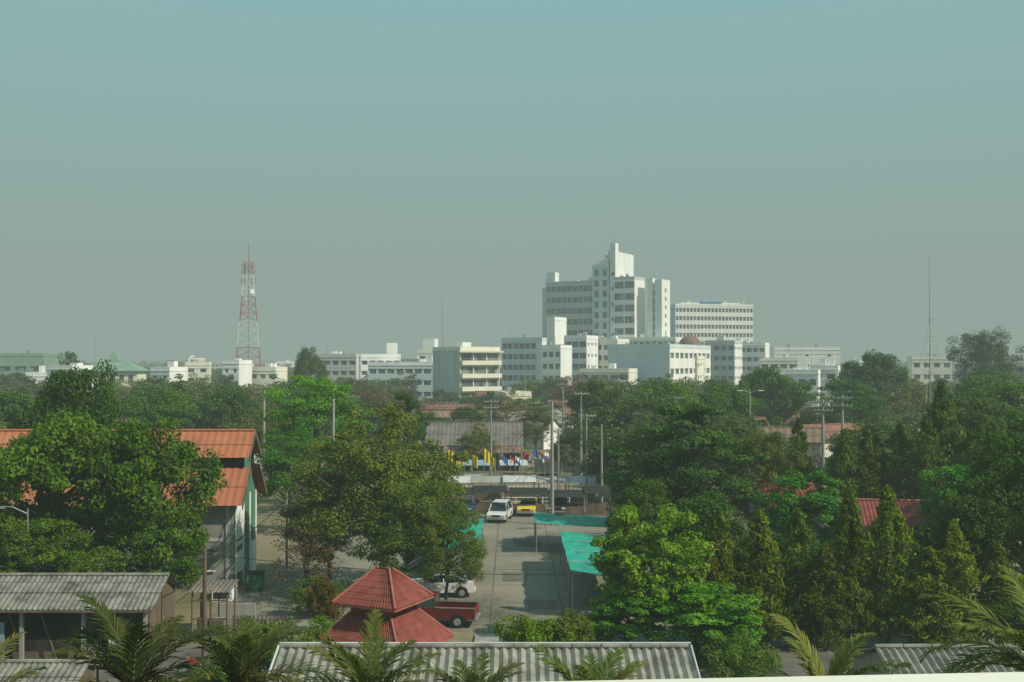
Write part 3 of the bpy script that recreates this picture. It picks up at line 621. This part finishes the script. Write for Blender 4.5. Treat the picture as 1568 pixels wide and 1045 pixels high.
# ------------------------------------------------------------------ vehicles
def car(name, X, Y, rot, k, kind='sedan'):
    b = MB()
    def prism(prof, w0, k, w1=None):
        zs = [p[1] for p in prof]; zl, zh = min(zs), max(zs); w1 = w1 or w0
        hw = lambda z: w0+(w1-w0)*(z-zl)/(zh-zl)
        b.hexa([(x, -hw(z), z) for x, z in prof], [(x, hw(z), z) for x, z in prof], k)
    W = .86
    if kind == 'pickup':
        prism([(-2.5, .45), (-2.5, .95), (-2.4, 1.05), (-1.15, 1.12), (0.25, 1.12), (0.25, .38), (-2.3, .38)], W, k)
        prism([(-1.15, 1.12), (-.55, 1.66), (-.1, 1.7), (.2, 1.66), (.25, 1.12)], W-.02, 'carglass', W-.18)
        b.box(-.62, .22, -W+.16, W-.16, 1.69, 1.74, k)
        for s in (-1, 1):
            for xa, xb in ((-1.15, -.6), (-.35, -.35), (.23, .2)):
                b.tube((xa, s*(W-.02), 1.12), (xb, s*(W-.17), 1.69), .04, .04, k, 4)
            b.box(.25, 2.44, W-.03 if s > 0 else -W, W if s > 0 else -W+.03, .5, 1.12, k)
            b.box(.25, 2.48, s*(W-.02)-.035, s*(W-.02)+.035, 1.12, 1.17, 'metal')
        b.box(.25, 2.44, -W+.03, W-.03, .5, .62, 'black'); b.box(2.44, 2.5, -W, W, .42, 1.12, k); b.box(2.5, 2.62, -W, W, .42, .56, 'metal')
        for s in (-1, 1): b.box(2.49, 2.53, s*(W-.12)-.08, s*(W-.12)+.08, .75, 1.05, 'red'); b.box(-2.53, -2.49, s*.65-.14, s*.65+.14, .7, .88, 'lamp')
        ax = (-1.55, 1.5); r = .36
    else:
        hgt = 1.75 if kind == 'suv' else 1.42
        prism([(-2.15, .35), (-2.2, .75), (-2.05, .92), (-1.05, 1.0), (1.5, 1.02), (2.1, .98), (2.18, .7), (2.1, .35)], W, k)
        cab = [(-1.1, 1.0), (-.45, hgt-.04), (.1, hgt), (1.7 if kind == 'suv' else 1.0, hgt-.05), (2.05 if kind == 'suv' else 1.65, 1.02)]
        prism(cab, W-.03, 'carglass', W-.2)
        b.box(-.5, 1.66 if kind == 'suv' else .98, -W+.2, W-.2, hgt-.03, hgt+.03, k)
        for s in (-1, 1):
            for (xa, za), (xb, zb) in ((cab[0], cab[1]), ((.2, 1.0), (.2, hgt)), (cab[4], cab[3])):
                b.tube((xa, s*(W-.02), za), (xb, s*(W-.19), zb), .045, .045, k, 4)
            b.box(-2.22, -2.15, s*.62-.17, s*.62+.17, .66, .82, 'lamp'); b.box(2.14, 2.2, s*.66-.12, s*.66+.12, .7, .9, 'red')
            b.box(-.9, -.75, s*(W+.06)-.06, s*(W+.06)+.06, 1.02, 1.14, k)
        b.box(-2.24, -2.16, -.4, .4, .62, .78, 'black'); b.box(-2.26, -2.16, -.8, .8, .36, .5, 'metal'); b.box(2.15, 2.26, -.8, .8, .4, .55, k)
        ax = (-1.35, 1.35); r = .33
    for x in ax:
        for s in (-1, 1):
            b.tube((x, s*(W-.2), r), (x, s*(W+.012), r), r, r, 'black', 20); b.tube((x, s*(W+.0), r), (x, s*(W+.03), r), r*.6, r*.55, 'metal', 12)
            b.tube((x, s*(W-.01), r+.03), (x, s*(W+.005), r+.03), r*1.18, r*1.18, 'black', 20)
    return b.build(name, (X, Y, 0), rot)
car("maroon_pickup_truck", -4.5, 62.2, -6, 'maroon', 'pickup')
car("white_car", -4.6, 69.8, 4, 'carwhite', 'sedan')
car("white_suv", -1.15, 103, 80, 'carwhite', 'suv')
car("blue_car", -4.4, 107.5, 80, 'carblue', 'sedan')
car("taxi", 1.7, 107.2, 80, 'yellow', 'sedan')
car("dark_car", -5.6, 96, 80, 'cardark', 'sedan')
car("dark_car", 4.6, 108, 85, 'cardark', 'suv')
car("white_van", -33, 118, 20, 'carwhite', 'suv')

def motorbike(X, Y, rot):
    b = MB()
    for x in (-.6, .6):
        for i in range(12):
            a, a2 = 2*math.pi*i/12, 2*math.pi*(i+1)/12
            b.tube((x+.27*math.cos(a), 0, .3+.27*math.sin(a)), (x+.27*math.cos(a2), 0, .3+.27*math.sin(a2)), .045, .045, 'black', 5)
        b.tube((x, -.05, .3), (x, .05, .3), .08, .08, 'metal', 8)
    b.tube((-.6, 0, .3), (-.38, 0, .95), .035, .03, 'metal', 6); b.tube((-.38, -.3, 1.0), (-.38, .3, 1.0), .02, .02, 'black', 6)
    b.hexa([(-.4, -.09, .5), (.2, -.12, .35), (.2, .12, .35), (-.4, .09, .5)], [(-.42, -.06, .85), (.1, -.12, .66), (.1, .12, .66), (-.42, .06, .85)], 'red')
    b.hexa([(0, -.12, .64), (.75, -.1, .66), (.75, .1, .66), (0, .12, .64)], [(0, -.1, .76), (.78, -.08, .8), (.78, .08, .8), (0, .1, .76)], 'black')
    b.tube((.6, 0, .3), (.1, 0, .4), .04, .05, 'metal', 6)
    b.build("motorbike", (X, Y, 0), rot)
motorbike(-15.2, 52.3, 30); motorbike(-6.6, 106, 70)

# ------------------------------------------------------------------ poles, wires
def pole(X, Y, H, name="utility_pole", arms=1, r=.15, k='concrete', rot=0, lamp=0):
    b = MB(); b.tube((0, 0, 0), (0, 0, H), r, r*.6, k, 8)
    for i in range(arms):
        z = H-.35-i*.8; b.box(-1.0, 1.0, -.16-r*.4, -.06-r*.4, z, z+.12, 'wood' if k == 'wood' else 'metal')
        for x in (-.9, -.45, .45, .9): b.tube((x, -.11-r*.4, z+.12), (x, -.11-r*.4, z+.32), .05, .03, 'concrete', 6)
    if lamp:
        for s in ((-1, 1) if lamp == 2 else (-1,)):
            b.tube((0, 0, H-.3), (s*.8, -.1, H+.1), .04, .035, 'metal', 6); b.tube((s*.8, -.1, H+.1), (s*1.3, -.15, H+.12), .035, .03, 'metal', 6)
            b.hexa([(s*1.2, -.25, H+.02), (s*1.9, -.22, H+.04), (s*1.9, -.08, H+.04), (s*1.2, -.05, H+.02)], [(s*1.2, -.22, H+.16), (s*1.9, -.2, H+.12), (s*1.9, -.1, H+.12), (s*1.2, -.08, H+.16)], 'metal')
    b.build(name, (X, Y, 0), rot)
    return (X, Y, H)
ps = {}
ps['a'] = pole(3.7, 100, 11.4, arms=0, r=.19); ps['b'] = pole(8.3, 130, 11.5, arms=1, rot=20, r=.18); ps['c'] = pole(-2.7, 140, 10.2, arms=2, rot=10)
ps['d'] = pole(-17, 103, 11.5, arms=0, r=.2); ps['e'] = pole(-27.5, 120, 12.5, arms=1, r=.2); ps['f'] = pole(8, 170, 12.6, arms=2)
ps['g'] = pole(31.6, 110, 11.2, arms=2, rot=-10, r=.2); ps['h'] = pole(34.2, 112, 11.6, arms=2, rot=-10, r=.2)
pole(33, 150, 11, "street_lamp", 0, .16, 'concrete', 10, 2)
ps['i'] = pole(7.9, 115, 9.6, arms=1, rot=20); ps['j'] = pole(9.1, 110, 8.7, arms=0)
ps['k'] = pole(-16.2, 78, 5.6, "street_lamp", 0, .1, 'concrete', 150, 1); ps['l'] = pole(-15.4, 54.4, 5.6, arms=0, r=.14, k='wood')
pole(-26.8, 60, 6.9, "street_lamp", 0, .07, 'metal', 0, 1); ps['m'] = pole(-6.9, 150, 7.3, arms=1); ps['n'] = pole(22, 145, 10.5, arms=1); ps['o'] = pole(-22, 150, 10.5, arms=1)
ps['p'] = pole(55, 115, 11.5, arms=2, rot=-10); ps['q'] = pole(4.8, 112, 8.2, arms=0)
def wire(b, p, q, sag=.8, dz=0, r=.024):
    n = 14; pr = None
    for i in range(n+1):
        t = i/n; pt = (p[0]+(q[0]-p[0])*t, p[1]+(q[1]-p[1])*t, p[2]+dz+(q[2]-p[2])*t-4*sag*t*(1-t))
        if pr: b.tube(pr, pt, r, r, 'black', 4)
        pr = pt
b = MB()
for p, q in [('a', 'd'), ('a', 'g'), ('d', 'e'), ('b', 'c'), ('b', 'n'), ('c', 'o'), ('f', 'b'), ('g', 'h'), ('h', 'p'), ('i', 'a'), ('i', 'b'), ('j', 'g'), ('c', 'm'), ('k', 'd'), ('q', 'i'), ('q', 'j')]:
    for dz in (-.2, -.7, -1.1): wire(b, ps[p], ps[q], R.uniform(.5, 1.1), dz)
wire(b, ps['l'], ps['k'], .5, -.3); wire(b, ps['l'], (-50, 56, 5), .7, -.2); wire(b, ps['l'], (20, 54, 6), 1.2, -.2, r=.016)
b.build("power_lines")
def mast(name, X, Y, H, r=.16):
    b = MB()
    b.tube((0, 0, 0), (0, 0, H*.7), r, r*.8, 'metal', 6); b.tube((0, 0, H*.7), (0, 0, H), r*.6, r*.25, 'metal', 6)
    for z in (.45, .62, .7): b.tube((-.5, 0, H*z), (.5, 0, H*z), .05, .05, 'metal', 4)
    for a in (0, 2.1, 4.2): b.tube((0, 0, H*.68), (H*.22*math.cos(a), H*.22*math.sin(a), 0), .015, .015, 'metal', 3)
    b.build(name, (X, Y, 0))
mast("antenna_mast", 58, 150, 30, .085); mast("antenna_mast", -29, 450, 49, .2); mast("antenna_mast", -235, 610, 42, .2); mast("antenna_mast", -21, 330, 24, .12)

# ------------------------------------------------------------------ telecom tower
b = MB(); Ht = 52; nb = 17
def hw(z): return 5.2*(1-z/Ht)*.82+1.3 if z < Ht else 1.3
zs = [Ht*(1-(1-i/nb)**1.15) for i in range(nb+1)]
for i in range(nb):
    z0, z1 = zs[i], zs[i+1]; a, c = hw(z0), hw(z1); k = 'towred' if (i//3) % 2 == 1 or i >= nb-2 else 'towwhite'
    C0 = [(-a, -a, z0), (a, -a, z0), (a, a, z0), (-a, a, z0)]; C1 = [(-c, -c, z1), (c, -c, z1), (c, c, z1), (-c, c, z1)]
    for j in range(4):
        jj = (j+1) % 4
        b.tube(C0[j], C1[j], .15, .15, k, 4); b.tube(C0[j], C1[jj], .075, .075, k, 4); b.tube(C0[jj], C1[j], .075, .075, k, 4); b.tube(C1[j], C1[jj], .075, .075, k, 4)
    b.tube((0, 0, z0), (0, 0, z1), .24, .24, 'metal', 4)
b.tube((0, 0, Ht), (0, 0, Ht+7.5), .16, .08, 'towred', 6); b.tube((-1.2, 0, Ht+5.5), (1.2, 0, Ht+5.5), .07, .07, 'metal', 4)
for z in (44, 47.5, 50):
    for a in range(6):
        t = a*1.05; r = hw(z)+.6; b.tube((r*math.cos(t), r*math.sin(t), z), (r*math.cos(t), r*math.sin(t), z+2.2), .2, .2, 'metal', 6)
for z, t in ((38, 4.2), (41, 5.2)):
    r = hw(z)+.4; p = Vector((r*math.cos(t), r*math.sin(t), z)); d = Vector((math.cos(t), math.sin(t), 0)); b.tube(p, p+d*.4, .9, .9, 'white', 12)
b.build("telecom_tower", (-97.6, 400, 0), 12)

# ------------------------------------------------------------------ buildings
def building(name, X, Y, W, D, H, th, fl, front=None, right=None, left=None, anchor='R', k='white', z0=0, top=.9, topk=None, extra=None, kr=None, kl=None):  # kr/kl recolour one side; some buildings get their shade painted in this way
    b = MB(); x0, x1 = (-W, 0) if anchor == 'R' else (0, W); T = .45
    b.box(x0, x1, 0, D, z0, H, 'glass')
    def side(u0, u1, kind, axis, base, sgn, kk):
        def bx(ua, ub, za, zb, t):
            lo, hi = (base-t, base) if sgn < 0 else (base, base+t)
            if axis == 'x': b.box(ua, ub, lo, hi, za, zb, kk)
            else: b.box(lo, hi, ua, ub, za, zb, kk)
        if kind is None: bx(u0, u1, z0, H, T); return
        cols, sp, pil = kind; fh = (H-z0)/fl
        for f in range(fl+1):
            za = z0+f*fh-(fh*sp*.5 if f else 0); zb = z0+f*fh+(fh*sp*.5 if f < fl else 0)
            if f == fl: za = H-fh*sp*.5; zb = H
            bx(u0, u1, za, zb, T)
        if cols:
            cw = (u1-u0)/cols
            for f in range(fl):
                za = z0+f*fh+fh*sp*.5; zb = z0+(f+1)*fh-fh*sp*.5
                for c in range(cols+1):
                    ua = max(u0, u0+c*cw-cw*pil/2); ub = min(u1, u0+c*cw+cw*pil/2); bx(ua, ub, za, zb, T*.8)
    side(x0-T, x1+T, front, 'x', 0, -1, k); side(x0-T, x1+T, None, 'x', D, 1, k)
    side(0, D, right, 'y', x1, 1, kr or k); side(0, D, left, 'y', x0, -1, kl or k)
    tk = topk or k; o = .12
    b.box(x0-T-o, x1+T+o, -T-o, D+T+o, H, H+.25, tk)
    for (a, c, d, e) in ((x0-T, x1+T, -T, -T+.25), (x0-T, x1+T, D+T-.25, D+T), (x0-T, x0-T+.25, -T+.25, D+T-.25), (x1+T-.25, x1+T, -T+.25, D+T-.25)):
        b.box(a, c, d, e, H+.25, H+.25+top, tk)
    if extra: extra(b, x0, x1, D, H+.25)
    return b.build(name, (X, Y, 0), th)
def roofjunk(n=3):
    def f(b, x0, x1, D, H):
        for i in range(n):
            x = R.uniform(x0+1, x1-2.5); y = R.uniform(1, max(1.5, D-3)); w = R.uniform(1.2, 2.4); h = R.uniform(1.3, 2.8)
            if R.random() < .5: b.box(x, x+w, y, y+w, H, H+h, 'white')
            else: b.tube((x, y, H), (x, y, H+h*.8), .8, .8, 'metal', 12)
        x = R.uniform(x0+.5, x1-.5); b.tube((x, 1, H), (x, 1, H+R.uniform(3, 5)), .07, .05, 'metal', 4)
    return f
building("hospital_slab_block", 38.5, 508, 25, 12, 52.5, -30, 10, front=(9, .50, .12), right=None, extra=roofjunk(4), kl='grey', k='grey', kr='white')  # grey front has shade in its colour, white right side is the lit wall
b = MB(); b.box(-25.3, -20.5, -.2, 4, 53.4, 58.2, 'white')
b.box(-27.5, -25.6, 0, 11, 0, 51, 'grey'); b.build("hospital_stair_core", (38.5, 508, 0), -30)
building("hospital_middle_block", 44.6, 500, 7.5, 14, 59, -30, 12, front=(2, .40, .5), right=None, k='bluegrey', kr='white', extra=lambda b, x0, x1, D, H: b.hexa([(x0, 0, H), (x1, 0, H), (x1, 6, H), (x0, 6, H)], [(x0+1, 0, H+1), (x1, 0, H+4.5), (x1, 6, H+4.5), (x0+1, 6, H+1)], 'white'))  # bluegrey front is painted shade next to the white sunlit side
b = MB(); b.box(-2.6, 0, 0, 21, 0, 66, 'white'); b.box(-2.6, 0, 0, 3.5, 66, 70, 'white'); b.box(-5.0, -2.6, 3, 12, 52, 67, 'bluegrey')
b.box(-7, -5, 4, 9, 56, 65, 'grey'); b.box(-2.4, -.2, 5, 19, 66, 66.3, 'grey')
for z in range(8): b.box(-2.0, -.6, -.08, 0, 6+z*7, 7.6+z*7, 'glass')
for x, y, h in ((-1, 2, 74), (-4, 6, 71), (-6, 7, 70), (-3, 10, 72)): b.tube((x, y, 60), (x, y, h), .14, .08, 'metal', 5)
b.build("hospital_lift_tower", (47.6, 497, 0), -30)
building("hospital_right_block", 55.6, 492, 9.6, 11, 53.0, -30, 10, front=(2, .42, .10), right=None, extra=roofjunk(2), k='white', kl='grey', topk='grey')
b = MB(); b.box(0, 3.4, 0, 10, 0, 52.6, 'white'); b.box(-1.5, 0, 2.5, 9, 0, 50, 'glass'); b.box(-4.0, -1.5, 1.0, 12, 0, 53.2, 'white')
for f in range(12): b.box(-1.4, -.1, 2.2, 2.5, 5+f*3.9, 6.6+f*3.9, 'white')
for f in range(12): b.box(3.4, 3.5, 4, 5.2, 4+f*3.9, 5.8+f*3.9, 'glass')
b.build("hospital_end_core", (64.8, 490, 0), -30)
building("hospital_podium", 72, 478, 38, 20, 25, -20, 7, front=(14, .5, .35), right=(5, .5, .4), k='white', extra=roofjunk(5))
def hsign(b, x0, x1, D, H):
    b.box(14, 27, -.3, 0.0, H+.2, H+2.2, 'signblue'); b.box(4, 40, 3, 10, H, H+1.8, 'white')
    for x in (8, 18, 30, 41): b.box(x, x+2, 4, 6, H+1.8, H+3, 'grey')
building("hotel_tower", 91, 600, 45.5, 15, 46.4, 12, 10, front=(22, .52, .22), left=(4, .7, .7), anchor='L', k='white', kl='bluegrey', extra=hsign)  # bluegrey left side is shade put into the wall colour
building("school_building", -14.2, 300, 12.4, 14, 18.2, 35, 5, front=(3, .40, .06), left=None, anchor='L', k='cream', kl='grey', extra=lambda b, x0, x1, D, H: [b.box(-1.4, x1+1, -1.6, -.58, H-.7, H-.35, 'cream'), b.box(3, 6, 4, 8, H, H+2.2, 'white')] + [b.box(-.4, x1+.4, -1.5, -.46, 3.64*i-.3, 3.64*i+.9, 'cream') for i in range(1, 5)] + [b.tube((0, 9, H), (0, 9, H+4), .08, .05, 'metal', 4)])  # left wall coloured grey for its shade, front keeps the lit cream
building("office_building", 8.3, 380, 13, 11, 22.6, -28, 6, front=(6, .5, .15), right=None, k='bluegrey', kr='white', extra=roofjunk(2))  # bluish shade of the front painted as wall colour, lit side white
building("stair_tower_building", 14.5, 372, 2.2, 8, 29.5, -30, 8, front=None, right=None, k='white')
building("apartment_building", 25, 366, 7.5, 9, 23, -28, 6, front=(3, .5, .12), right=(3, .75, .6), k='white', extra=roofjunk(2))
building("apartment_building", 36, 372, 10, 10, 22, -28, 6, front=(4, .55, .3), right=(3, .7, .6), k='cream', extra=roofjunk(2))
building("apartment_building", 15.6, 352, 6, 8, 19.5, -28, 5, front=(3, .55, .3), right=None, k='white', extra=roofjunk(1))
building("department_store", 48, 331, 19.5, 40, 19.5, -28, 4, front=None, right=(9, .65, .3), k='bluegrey', kr='white', extra=roofjunk(5))
building("shop_row", 34, 318, 14, 10, 12, -20, 4, front=(5, .55, .25), right=None, k='cream', extra=roofjunk(2))
building("office_building", 82, 400, 10, 12, 22, -25, 6, front=(4, .55, .3), right=(4, .7, .5), k='grey', kr='white', extra=roofjunk(2))
building("office_building", 98, 420, 14, 10, 21.5, -22, 6, front=(6, .55, .25), right=None, k='white', extra=roofjunk(3))
building("apartment_building", 60, 352, 9, 9, 16, -24, 4, front=(4, .55, .25), right=(3, .7, .5), k='cream', extra=roofjunk(2))
b = MB(); n = 20
for j in range(6):
    a0, a1 = j*math.pi/12, (j+1)*math.pi/12
    for i in range(n):
        t0, t1 = 2*math.pi*i/n, 2*math.pi*(i+1)/n; g = lambda a, t: (4.6*math.cos(a)*math.cos(t), 4.6*math.cos(a)*math.sin(t), 21.0+4.6*math.sin(a))
        b.face([g(a0, t0), g(a0, t1), g(a1, t1), g(a1, t0)], 'brownroof')
b.tube((0, 0, 0), (0, 0, 21.0), 4.2, 4.2, 'cream', 20); b.tube((0, 0, 25.4), (0, 0, 28), .12, .05, 'metal', 5)
for i in range(12): b.tube((4.25*math.cos(i*.5236), 4.25*math.sin(i*.5236), 17), (4.25*math.cos(i*.5236), 4.25*math.sin(i*.5236), 21.0), .35, .35, 'white', 6)
b.build("domed_rotunda", (70, 425, 0))
building("warehouse_office", -22, 330, 22, 16, 14, -8, 4, front=(8, .6, .2), right=None, k='bluegrey', topk='white', extra=roofjunk(2))
building("office_building", -50, 345, 13, 12, 16.5, -10, 5, front=(5, .6, .3), right=None, k='grey', extra=roofjunk(2))
building("office_building", -36.5, 350, 12, 12, 16.5, 10, 5, front=(5, .6, .3), right=None, k='white', extra=lambda b, x0, x1, D, H: b.box(x1-4, x1-.5, 1, 4, H, H+4.5, 'white'))
building("water_tank_building", -25, 350, 5, 6, 18, -15, 5, front=(2, .6, .4), k='cream', extra=lambda b, x0, x1, D, H: b.box(x0+.6, x1-.4, 1, 4.5, H, H+4.4, 'white'))
building("apartment_building", -60, 380, 12, 12, 13, -12, 4, front=(5, .6, .3), k='white', extra=roofjunk(2))
building("teal_hall", -165, 380, 46, 20, 17, 6, 2, front=(9, .8, .3), right=None, k='greenroof', kr='greenroof', extra=roofjunk(1))
building("white_house_block", -118, 290, 7, 8, 13, -15, 4, front=(2, .6, .5), k='white', extra=roofjunk(2))
building("white_house_block", -128, 300, 6, 8, 11, 10, 3, front=(2, .6, .5), k='white', extra=roofjunk(1))
building("white_house_block", -92, 290, 5, 8, 12.6, -15, 4, front=(2, .7, .6), k='white', extra=roofjunk(1))
building("white_house_block", -90, 320, 6, 8, 14, 12, 5, front=(2, .6, .5), k='cream', extra=roofjunk(2))
building("white_house_block", -68, 310, 7, 8, 12.5, -10, 4, front=(3, .6, .4), k='cream', extra=roofjunk(2))
building("white_house_block", -76, 300, 4, 8, 14.5, -10, 4, front=(2, .7, .6), k='white', extra=roofjunk(1))
building("white_office", 121, 400, 23, 14, 19.5, -8, 5, front=(3, .8, .85), right=None, k='white', extra=roofjunk(2))
building("white_office", 100, 380, 12, 10, 15.5, -14, 4, front=(4, .6, .3), right=(2, .6, .4), k='cream', extra=roofjunk(2))
building("white_house_block", 76, 270, 7, 7, 12, -20, 3, front=(3, .6, .4), k='white', extra=roofjunk(2))
building("white_house_block", 84, 280, 6, 7, 13, -20, 4, front=(2, .6, .4), k='white', extra=roofjunk(2))
building("beige_apartment", 150, 370, 12, 10, 16, -12, 4, front=(4, .6, .4), k='cream', extra=roofjunk(3))
building("beige_apartment", 165, 390, 11, 10, 15.5, -12, 4, front=(4, .6, .4), k='grey', extra=roofjunk(3))
building("white_house_block", 4, 255, 6, 6, 7, 20, 2, front=(2, .6, .4), k='cream', extra=roofjunk(1))
for i in range(16):
    y = R.uniform(560, 1000); x = R.uniform(-.5, .5)*y
    if 0 < x/y < .2: continue
    building("city_block", x, y, R.uniform(8, 22), R.uniform(8, 16), R.uniform(11, 16.5), R.uniform(-35, 25), 5, front=(R.randint(3, 8), .6, .3), right=R.choice([None, (3, .6, .4)]), k=R.choice(['white', 'cream', 'grey', 'bluegrey', 'white']), extra=roofjunk(3))
b = MB(); b.box(-8, 8, -5, 5, 0, 12.5, 'cream')
b.hexa([(-9, -6, 12.5), (9, -6, 12.5), (9, 6, 12.5), (-9, 6, 12.5)], [(-3.5, -.2, 15.6), (3.5, -.2, 15.6), (3.5, .2, 15.6), (-3.5, .2, 15.6)], 'greenroof')
b.hexa([(-2, -1, 15.2), (2, -1, 15.2), (2, 1, 15.2), (-2, 1, 15.2)], [(-.2, -.1, 18), (.2, -.1, 18), (.2, .1, 18), (-.2, .1, 18)], 'greenroof')
for i in range(6): b.box(-7+i*2.5, -5.8+i*2.5, -5.06, -5, 9.4, 11.4, 'glass')
b.build("green_roof_hall", (-116, 315, 0), 5)
for (x, y, hk) in houses:
    w = R.uniform(7, 13); d = R.uniform(3, 4.2); e = R.uniform(3, 5.8) if not hk else R.uniform(3.6, 5)
    rk = hk or R.choice(['brownroof', 'greyroof', 'fibre2', 'fibre', 'rust', 'brownroof', 'sheetblue'])
    b, (w0, w1, yf, yb2) = shed(-w/2, w/2, -d, 0, e, e+R.uniform(1.4, 2.2), rk, walls=R.choice(['white', 'cream', 'wood', 'grey']), pitch=.9, amp=.035, ridge=rk)
    b.box(w0+.06, w1-.06, yf+.1, yf+.2, 0, e+.2, R.choice(['white', 'cream', 'grey']))
    for i in range(3):
        xx = w0+(w1-w0)*(i+.5)/3; b.box(xx-.5, xx+.5, yf+.05, yf+.1, 1, 2.3, 'glass')
    b.build("town_house", (x, y, 0), R.uniform(-40, 40))

# ------------------------------------------------------------------ haze (homogeneous air volume, airlight added as its own emission)
hz = MB(); hz.box(-6000, 6000, -150, 8900, -0.5, 130, 'white'); ho = hz.build("haze")
m = bpy.data.materials.new("haze_air"); m.use_nodes = True; nt = m.node_tree; nt.nodes.clear()
out = nt.nodes.new("ShaderNodeOutputMaterial"); ab = nt.nodes.new("ShaderNodeVolumeAbsorption"); em = nt.nodes.new("ShaderNodeEmission"); ad = nt.nodes.new("ShaderNodeAddShader")
sg = 0.00085
ab.inputs["Color"].default_value = (0, 0, 0, 1); ab.inputs["Density"].default_value = sg
em.inputs["Color"].default_value = (0.295, 0.375, 0.335, 1); em.inputs["Strength"].default_value = sg
nt.links.new(ab.outputs[0], ad.inputs[0]); nt.links.new(em.outputs[0], ad.inputs[1]); nt.links.new(ad.outputs[0], out.inputs["Volume"])
ho.data.materials.clear(); ho.data.materials.append(m)

# ------------------------------------------------------------------ world, sun, camera
sd = Vector((0.88, -0.42, 0.0)).normalized(); el = rad(40)
sdir = Vector((sd.x*math.cos(el), sd.y*math.cos(el), math.sin(el)))
w = bpy.data.worlds.new("World"); scene.world = w; w.use_nodes = True; nt = w.node_tree
bg = nt.nodes["Background"]; bg.inputs[1].default_value = 0.1
sky = nt.nodes.new("ShaderNodeTexSky"); sky.sky_type = 'NISHITA'; sky.sun_disc = False
sky.sun_elevation = el; sky.sun_rotation = math.atan2(sd.x, sd.y); sky.dust_density = 4; sky.air_density = 1.2
tc = nt.nodes.new("ShaderNodeTexCoord"); sx = nt.nodes.new("ShaderNodeSeparateXYZ"); nt.links.new(tc.outputs["Generated"], sx.inputs[0])
rp = nt.nodes.new("ShaderNodeValToRGB"); nt.links.new(sx.outputs["Z"], rp.inputs[0])
E = rp.color_ramp.elements
E[0].position = 0.0; E[0].color = (.295, .375, .335, 1); E[1].position = 1.0; E[1].color = (.25, .46, .54, 1)
for p, c in ((.08, (.28, .395, .355)), (.18, (.265, .45, .435)), (.32, (.255, .50, .515))):
    e = E.new(p); e.color = (*c, 1)
sc = nt.nodes.new("ShaderNodeVectorMath"); sc.operation = 'SCALE'; sc.inputs["Scale"].default_value = 10
nt.links.new(rp.outputs[0], sc.inputs[0])
mx = nt.nodes.new("ShaderNodeMix"); mx.data_type = 'RGBA'; mx.inputs[0].default_value = 0.92
nt.links.new(sky.outputs[0], mx.inputs[6]); nt.links.new(sc.outputs[0], mx.inputs[7]); nt.links.new(mx.outputs[2], bg.inputs[0])

L = bpy.data.lights.new("sun", 'SUN'); L.energy = 5.0; L.angle = rad(0.5); L.color = (1, .93, .76)
lo = bpy.data.objects.new("sun", L); scene.collection.objects.link(lo); lo.rotation_euler = sdir.to_track_quat('Z', 'Y').to_euler()

cam = bpy.data.cameras.new("camera"); co = bpy.data.objects.new("camera", cam); scene.collection.objects.link(co)
co.location = (0, 0, 15); co.rotation_euler = (rad(91.125), 0, 0); cam.lens = 38; cam.sensor_width = 36; cam.clip_end = 20000; cam.clip_start = .05
scene.camera = co
scene.view_settings.view_transform = 'Standard'; scene.view_settings.look = 'None'; scene.view_settings.exposure = 0
